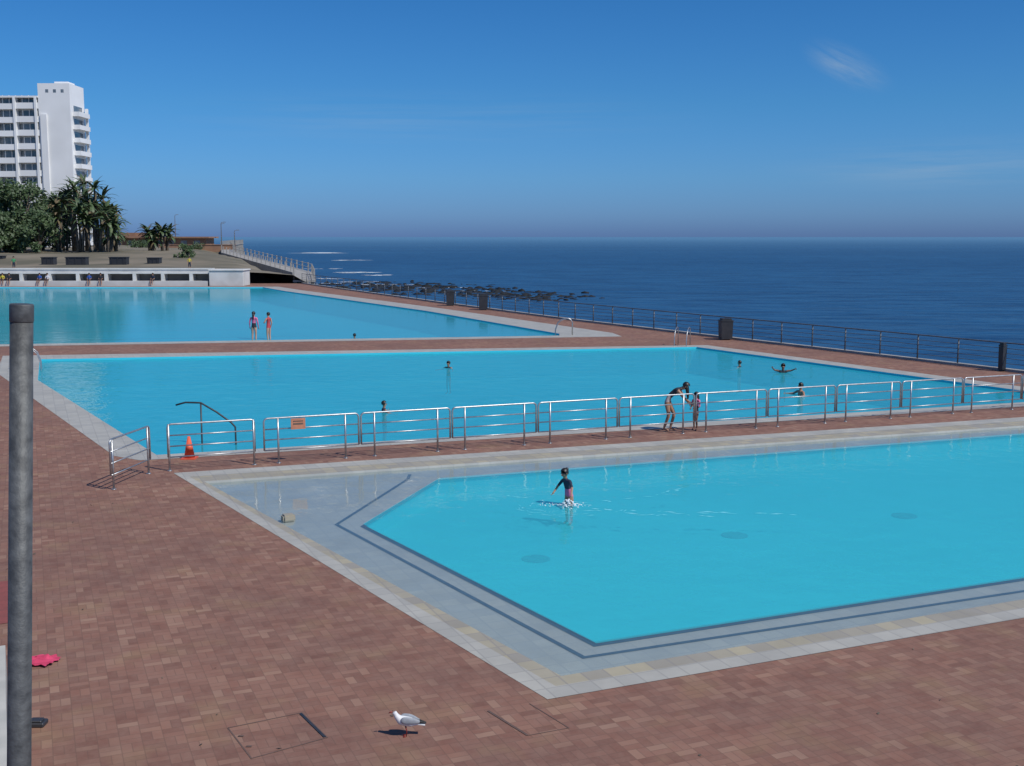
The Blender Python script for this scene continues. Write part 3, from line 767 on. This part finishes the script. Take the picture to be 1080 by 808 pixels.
suit=lambda m:[(m,['hip','torso','chestup'])]
wp=dict(pelvis=(0,-.17,.90),belly=(0,-.07,1.03),chest=(0,.12,1.17),neck=(0,.25,1.25),chin=(0,.33,1.26),head=(0,.39,1.31),
 shL=(-.165,.16,1.20),elL=(-.20,.30,.96),wrL=(-.13,.46,.80),haL=(-.11,.52,.77),shR=(.165,.16,1.20),elR=(.19,.36,.98),wrR=(.12,.52,.86),haR=(.10,.58,.82),
 hiL=(-.09,-.15,.85),knL=(-.10,.05,.48),anL=(-.10,-.06,.08),toL=(-.115,.09,.03),hiR=(.09,-.15,.85),knR=(.11,-.08,.48),anR=(.11,-.22,.08),toR=(.12,-.07,.03))
person('woman',(4.40,30.9,0),yawto(1,-.25),1.66,SK,[(C_print,['hip']),(C_dark,['torso','chestup'])],wp,'hang',face=(0,.75,-.66),headup=(0,.66,.75))
gp=dict(wrL=(-.10,.22,1.0),haL=(-.08,.28,1.02),elL=(-.22,.05,1.10),elR=(.24,.02,1.12),wrR=(.15,.2,.98),haR=(.13,.27,.98),knL=(-.10,.10,.5),anL=(-.10,.04,.08),toL=(-.115,.19,.03))
person('girl',(5.08,31.05,0),yawto(-.7,-.7),1.05,SKD,[(C_pink,['torso','chestup','uparm']),(C_navy,['hip'])],gp,'long',childish=1.22)
cp=dict(belly=(0,.04,1.10),chest=(.02,.11,1.28),neck=(.02,.15,1.42),chin=(.02,.17,1.5),head=(.02,.19,1.59),
 shL=(-.15,.12,1.35),elL=(-.36,.24,1.20),wrL=(-.50,.40,1.02),haL=(-.54,.46,.98),shR=(.17,.08,1.35),elR=(.34,.12,1.14),wrR=(.30,.34,.98),haR=(.28,.41,.94))
person('child',(1.15,22.4,-.45),yawto(-.75,-.66),1.17,SK,[(C_navy,['torso','chestup','uparm']),(C_pink,['hip'])],cp,'bun',childish=1.2,face=(0,1,-.15))
person('swimmer',(-13.68,60.2,-.30),yawto(.1,1),1.68,SKL,[(C_pink,['torso','chestup','uparm','forearm']),(C_dark,['hip'])],None,'long')
person('swimmer',(-12.9,60.2,-.30),yawto(-.9,.5),1.64,SKL,suit(C_red),dict(elL=(-.26,.08,1.14),wrL=(-.12,.24,1.14),haL=(-.06,.26,1.16)),'short')
sp=dict(elL=(-.36,.08,1.28),wrL=(-.50,.25,1.26),haL=(-.54,.32,1.26),elR=(.36,.08,1.28),wrR=(.50,.25,1.26),haR=(.54,.32,1.26))
def sw(x,y,above,yaw,H,skin,wear,pose=sp,hl='short'):
    person('swimmer',(x,y,-.08+above-H),yaw,H,skin,wear,pose,hl)
sw(-2.63,46.85,.28,2.5,1.38,SK,suit(C_dark)); sw(9.5,47.2,.26,1.0,1.38,SK,suit(C_dark)); sw(-3.97,34.9,.34,-1.2,1.38,SK,suit(C_navy))
sw(-8.45,60.9,.24,.5,1.5,SK,suit(C_dark))
up_=dict(elL=(-.36,.02,1.42),wrL=(-.50,.12,1.50),haL=(-.54,.16,1.51),elR=(.36,.02,1.42),wrR=(.46,.15,1.54),haR=(.46,.20,1.58))
sw(10.84,45.2,.36,2.9,1.55,SKD,suit(C_dark),up_,'long'); sw(9.91,38.7,.42,1.9,1.55,SK,[(C_white,[])],sp)
sit=dict(pelvis=(0,0,.56),belly=(0,0,.72),chest=(0,.03,.93),neck=(0,.03,1.09),chin=(0,.05,1.17),head=(0,.05,1.26),
 shL=(-.165,.03,1.02),elL=(-.22,.05,.76),wrL=(-.14,.28,.68),haL=(-.12,.34,.66),shR=(.165,.03,1.02),elR=(.22,.05,.76),wrR=(.14,.28,.68),haR=(.12,.34,.66),
 hiL=(-.09,.03,.56),knL=(-.12,.42,.54),anL=(-.12,.44,.10),toL=(-.13,.58,.03),hiR=(.09,.03,.56),knR=(.12,.42,.54),anR=(.12,.44,.10),toR=(.13,.58,.03))
for (u,cm) in ((5,C_yel),(12,C_dark),(44,C_blue),(96,C_blue),(108,C_dark),(163,C_navy),(52,C_white)):
    x=(u-540)/1200*124.3
    person('seated_person',(x,124.25,.08),math.pi+random.uniform(-.3,.3),1.7,SK,[(cm,['torso','chestup','uparm']),(C_dark,['hip','thigh'])],sit,lod=1)
for (x,y,cm) in ((-57.5,132,C_grn),(-37.5,133,C_yel)):
    person('standing_person',(x,y,land_h(x,y)),math.pi+.4,1.7,SK,[(cm,['torso','chestup','uparm']),(C_navy,['hip','thigh'])],lod=1)

# splash and wake round the child
bm=bmesh.new()
for i in range(170):
    a=random.random()*6.28; r=abs(random.gauss(0,.12)); z=-.045+max(0,.16-r*.7)*random.random()
    s_=random.uniform(.006,.018)
    bm_ell(bm,(1.13+math.cos(a)*r*1.2,22.28+math.sin(a)*r,z),(s_*1.6,s_*1.3,s_*.6),None,1)
for i in range(24):
    t=random.random(); s_=random.uniform(.006,.012); bm_ell(bm,(.95-.4*t,22.2-.1*t,.0+.15*t*random.random()),(s_,s_,s_),None,1)
bm_obj('water_splash',bm,M_foam)
bm=bmesh.new()
def ripple(pts,w0):
    for (p,q) in zip(pts,pts[1:]):
        p=Vector(p);q=Vector(q); n_=max(3,int((q-p).length/.14)); dr=(q-p).normalized(); nr=Vector((-dr.y,dr.x))
        for i in range(n_):
            if random.random()<.3: continue
            c_=p.lerp(q,(i+random.random())/n_)+nr*random.gauss(0,.035); L=random.uniform(.05,.18); ww=w0*random.uniform(.25,.9); a=random.gauss(0,.25)
            d2=dr*math.cos(a)+nr*math.sin(a); n2=Vector((-d2.y,d2.x)); z0=-.0485
            A=c_-d2*L;B=c_+d2*L;C=c_+n2*ww;D=c_-n2*ww
            va,vb,vc,vd=[bm.verts.new((t_.x,t_.y,z0)) for t_ in (A,B,C,D)]; vm=bm.verts.new((c_.x,c_.y,z0+ww*.3))
            for f in ((va,vd,vm),(vd,vb,vm),(vb,vc,vm),(vc,va,vm)): bm.faces.new(f).smooth=True
ripple([(1.4,22.1),(2.2,21.95),(3.2,21.8),(4.4,21.75),(5.6,21.6)],.040)
ripple([(1.5,21.95),(2.6,21.6),(3.9,21.5)],.025)
ripple([(1.3,22.5),(2.1,22.8),(3.0,23.3),(3.6,23.9)],.028); ripple([(.9,22.6),(.4,23.0),(-.2,23.2)],.025)
for k in range(5):
    r=.28+.13*k; ripple([(1.13+r*1.5*math.cos(t),22.28+r*math.sin(t)) for t in [i*.5+k for i in range(5)]],.018)
bm_obj('wake_ripples',bm,simple('ripple_water',(.25,.66,.73),(.14,.58,.68),3,.15))

# ------------------------------------------------------------------ seagull
def gull(x,y,yaw):
    e=empty('seagull'); M=Matrix.Translation((x,y,0))@Matrix.Rotation(yaw,4,'Z')
    W=simple('gull_white',(.74,.74,.73),(.66,.66,.66),20,.7); Gy=simple('gull_grey',(.30,.32,.35),(.24,.26,.29),20,.7); Bk=simple('gull_black',(.02,.02,.02),None,20,.6); Rd_=simple('gull_red',(.25,.03,.02),None,20,.5)
    T=lambda p:M@Vector(p)
    pts=[(0,-.13,.135),(0,-.07,.15),(0,.0,.165),(0,.065,.185),(0,.10,.225),(0,.118,.262),(0,.128,.280)]
    skin_mesh('body',[T(p) for p in pts],[(i,i+1) for i in range(6)],[.018,.040,.056,.052,.032,.026,.027],[2],[W],None,{},e,2)
    bm=bmesh.new()
    v=[T(p) for p in ((-.022,-.12,.142),(.022,-.12,.142),(.034,-.20,.128),(-.034,-.20,.128),(-.022,-.12,.130),(.022,-.12,.130),(.034,-.20,.122),(-.034,-.20,.122))]
    bv=[bm.verts.new(p) for p in v]
    for f in ((0,1,2,3),(7,6,5,4),(0,4,5,1),(1,5,6,2),(2,6,7,3),(3,7,4,0)): bm.faces.new([bv[i] for i in f])
    bm_obj('tail',bm,W,e)
    for s_ in (-1,1):
        ch=[(.046*s_,.06,.196),(.054*s_,.0,.196),(.042*s_,-.07,.182),(.022*s_,-.14,.160),(.010*s_,-.215,.140)]
        skin_mesh('wing',[T(p) for p in ch],[(i,i+1) for i in range(4)],[(.016,.030),(.018,.044),(.016,.038),(.009,.018),(.005,.007)],[1],[Gy,Bk],['a','a','a','b'],{'a':0,'b':1},e,2)
        bm=bmesh.new(); bm_tube(bm,[T(p) for p in ((.022*s_,.01,.125),(.022*s_,-.004,.06),(.022*s_,.0,.008))],[.008,.0045,.0045],6)
        for a in (-.5,0,.5): bm_tube(bm,[T((.022*s_,0,.006)),T((.022*s_+math.sin(a)*.04,math.cos(a)*.04,.003))],[.004,.002],5)
        w_=[bm.verts.new(T((.022*s_,0,.005)))]+[bm.verts.new(T((.022*s_+math.sin(a)*.035,math.cos(a)*.035,.0035))) for a in (-.5,0,.5)]
        bm.faces.new((w_[0],w_[1],w_[2]));bm.faces.new((w_[0],w_[2],w_[3]))
        bm_obj('leg',bm,Rd_,e)
        bm=bmesh.new(); bm_ell(bm,T((.021*s_,.142,.286)),(.0045,)*3,None,1); bm_obj('eye',bm,Bk,e)
    bm=bmesh.new(); bm_tube(bm,[T(p) for p in ((0,.148,.279),(0,.172,.274),(0,.188,.266))],[.009,.007,.002],7); bm_obj('beak',bm,Rd_,e)
gull(-1.13,11.6,yawto(-.92,-.1))

scene.view_settings.view_transform='Standard'; scene.view_settings.look='None'; scene.view_settings.exposure=0
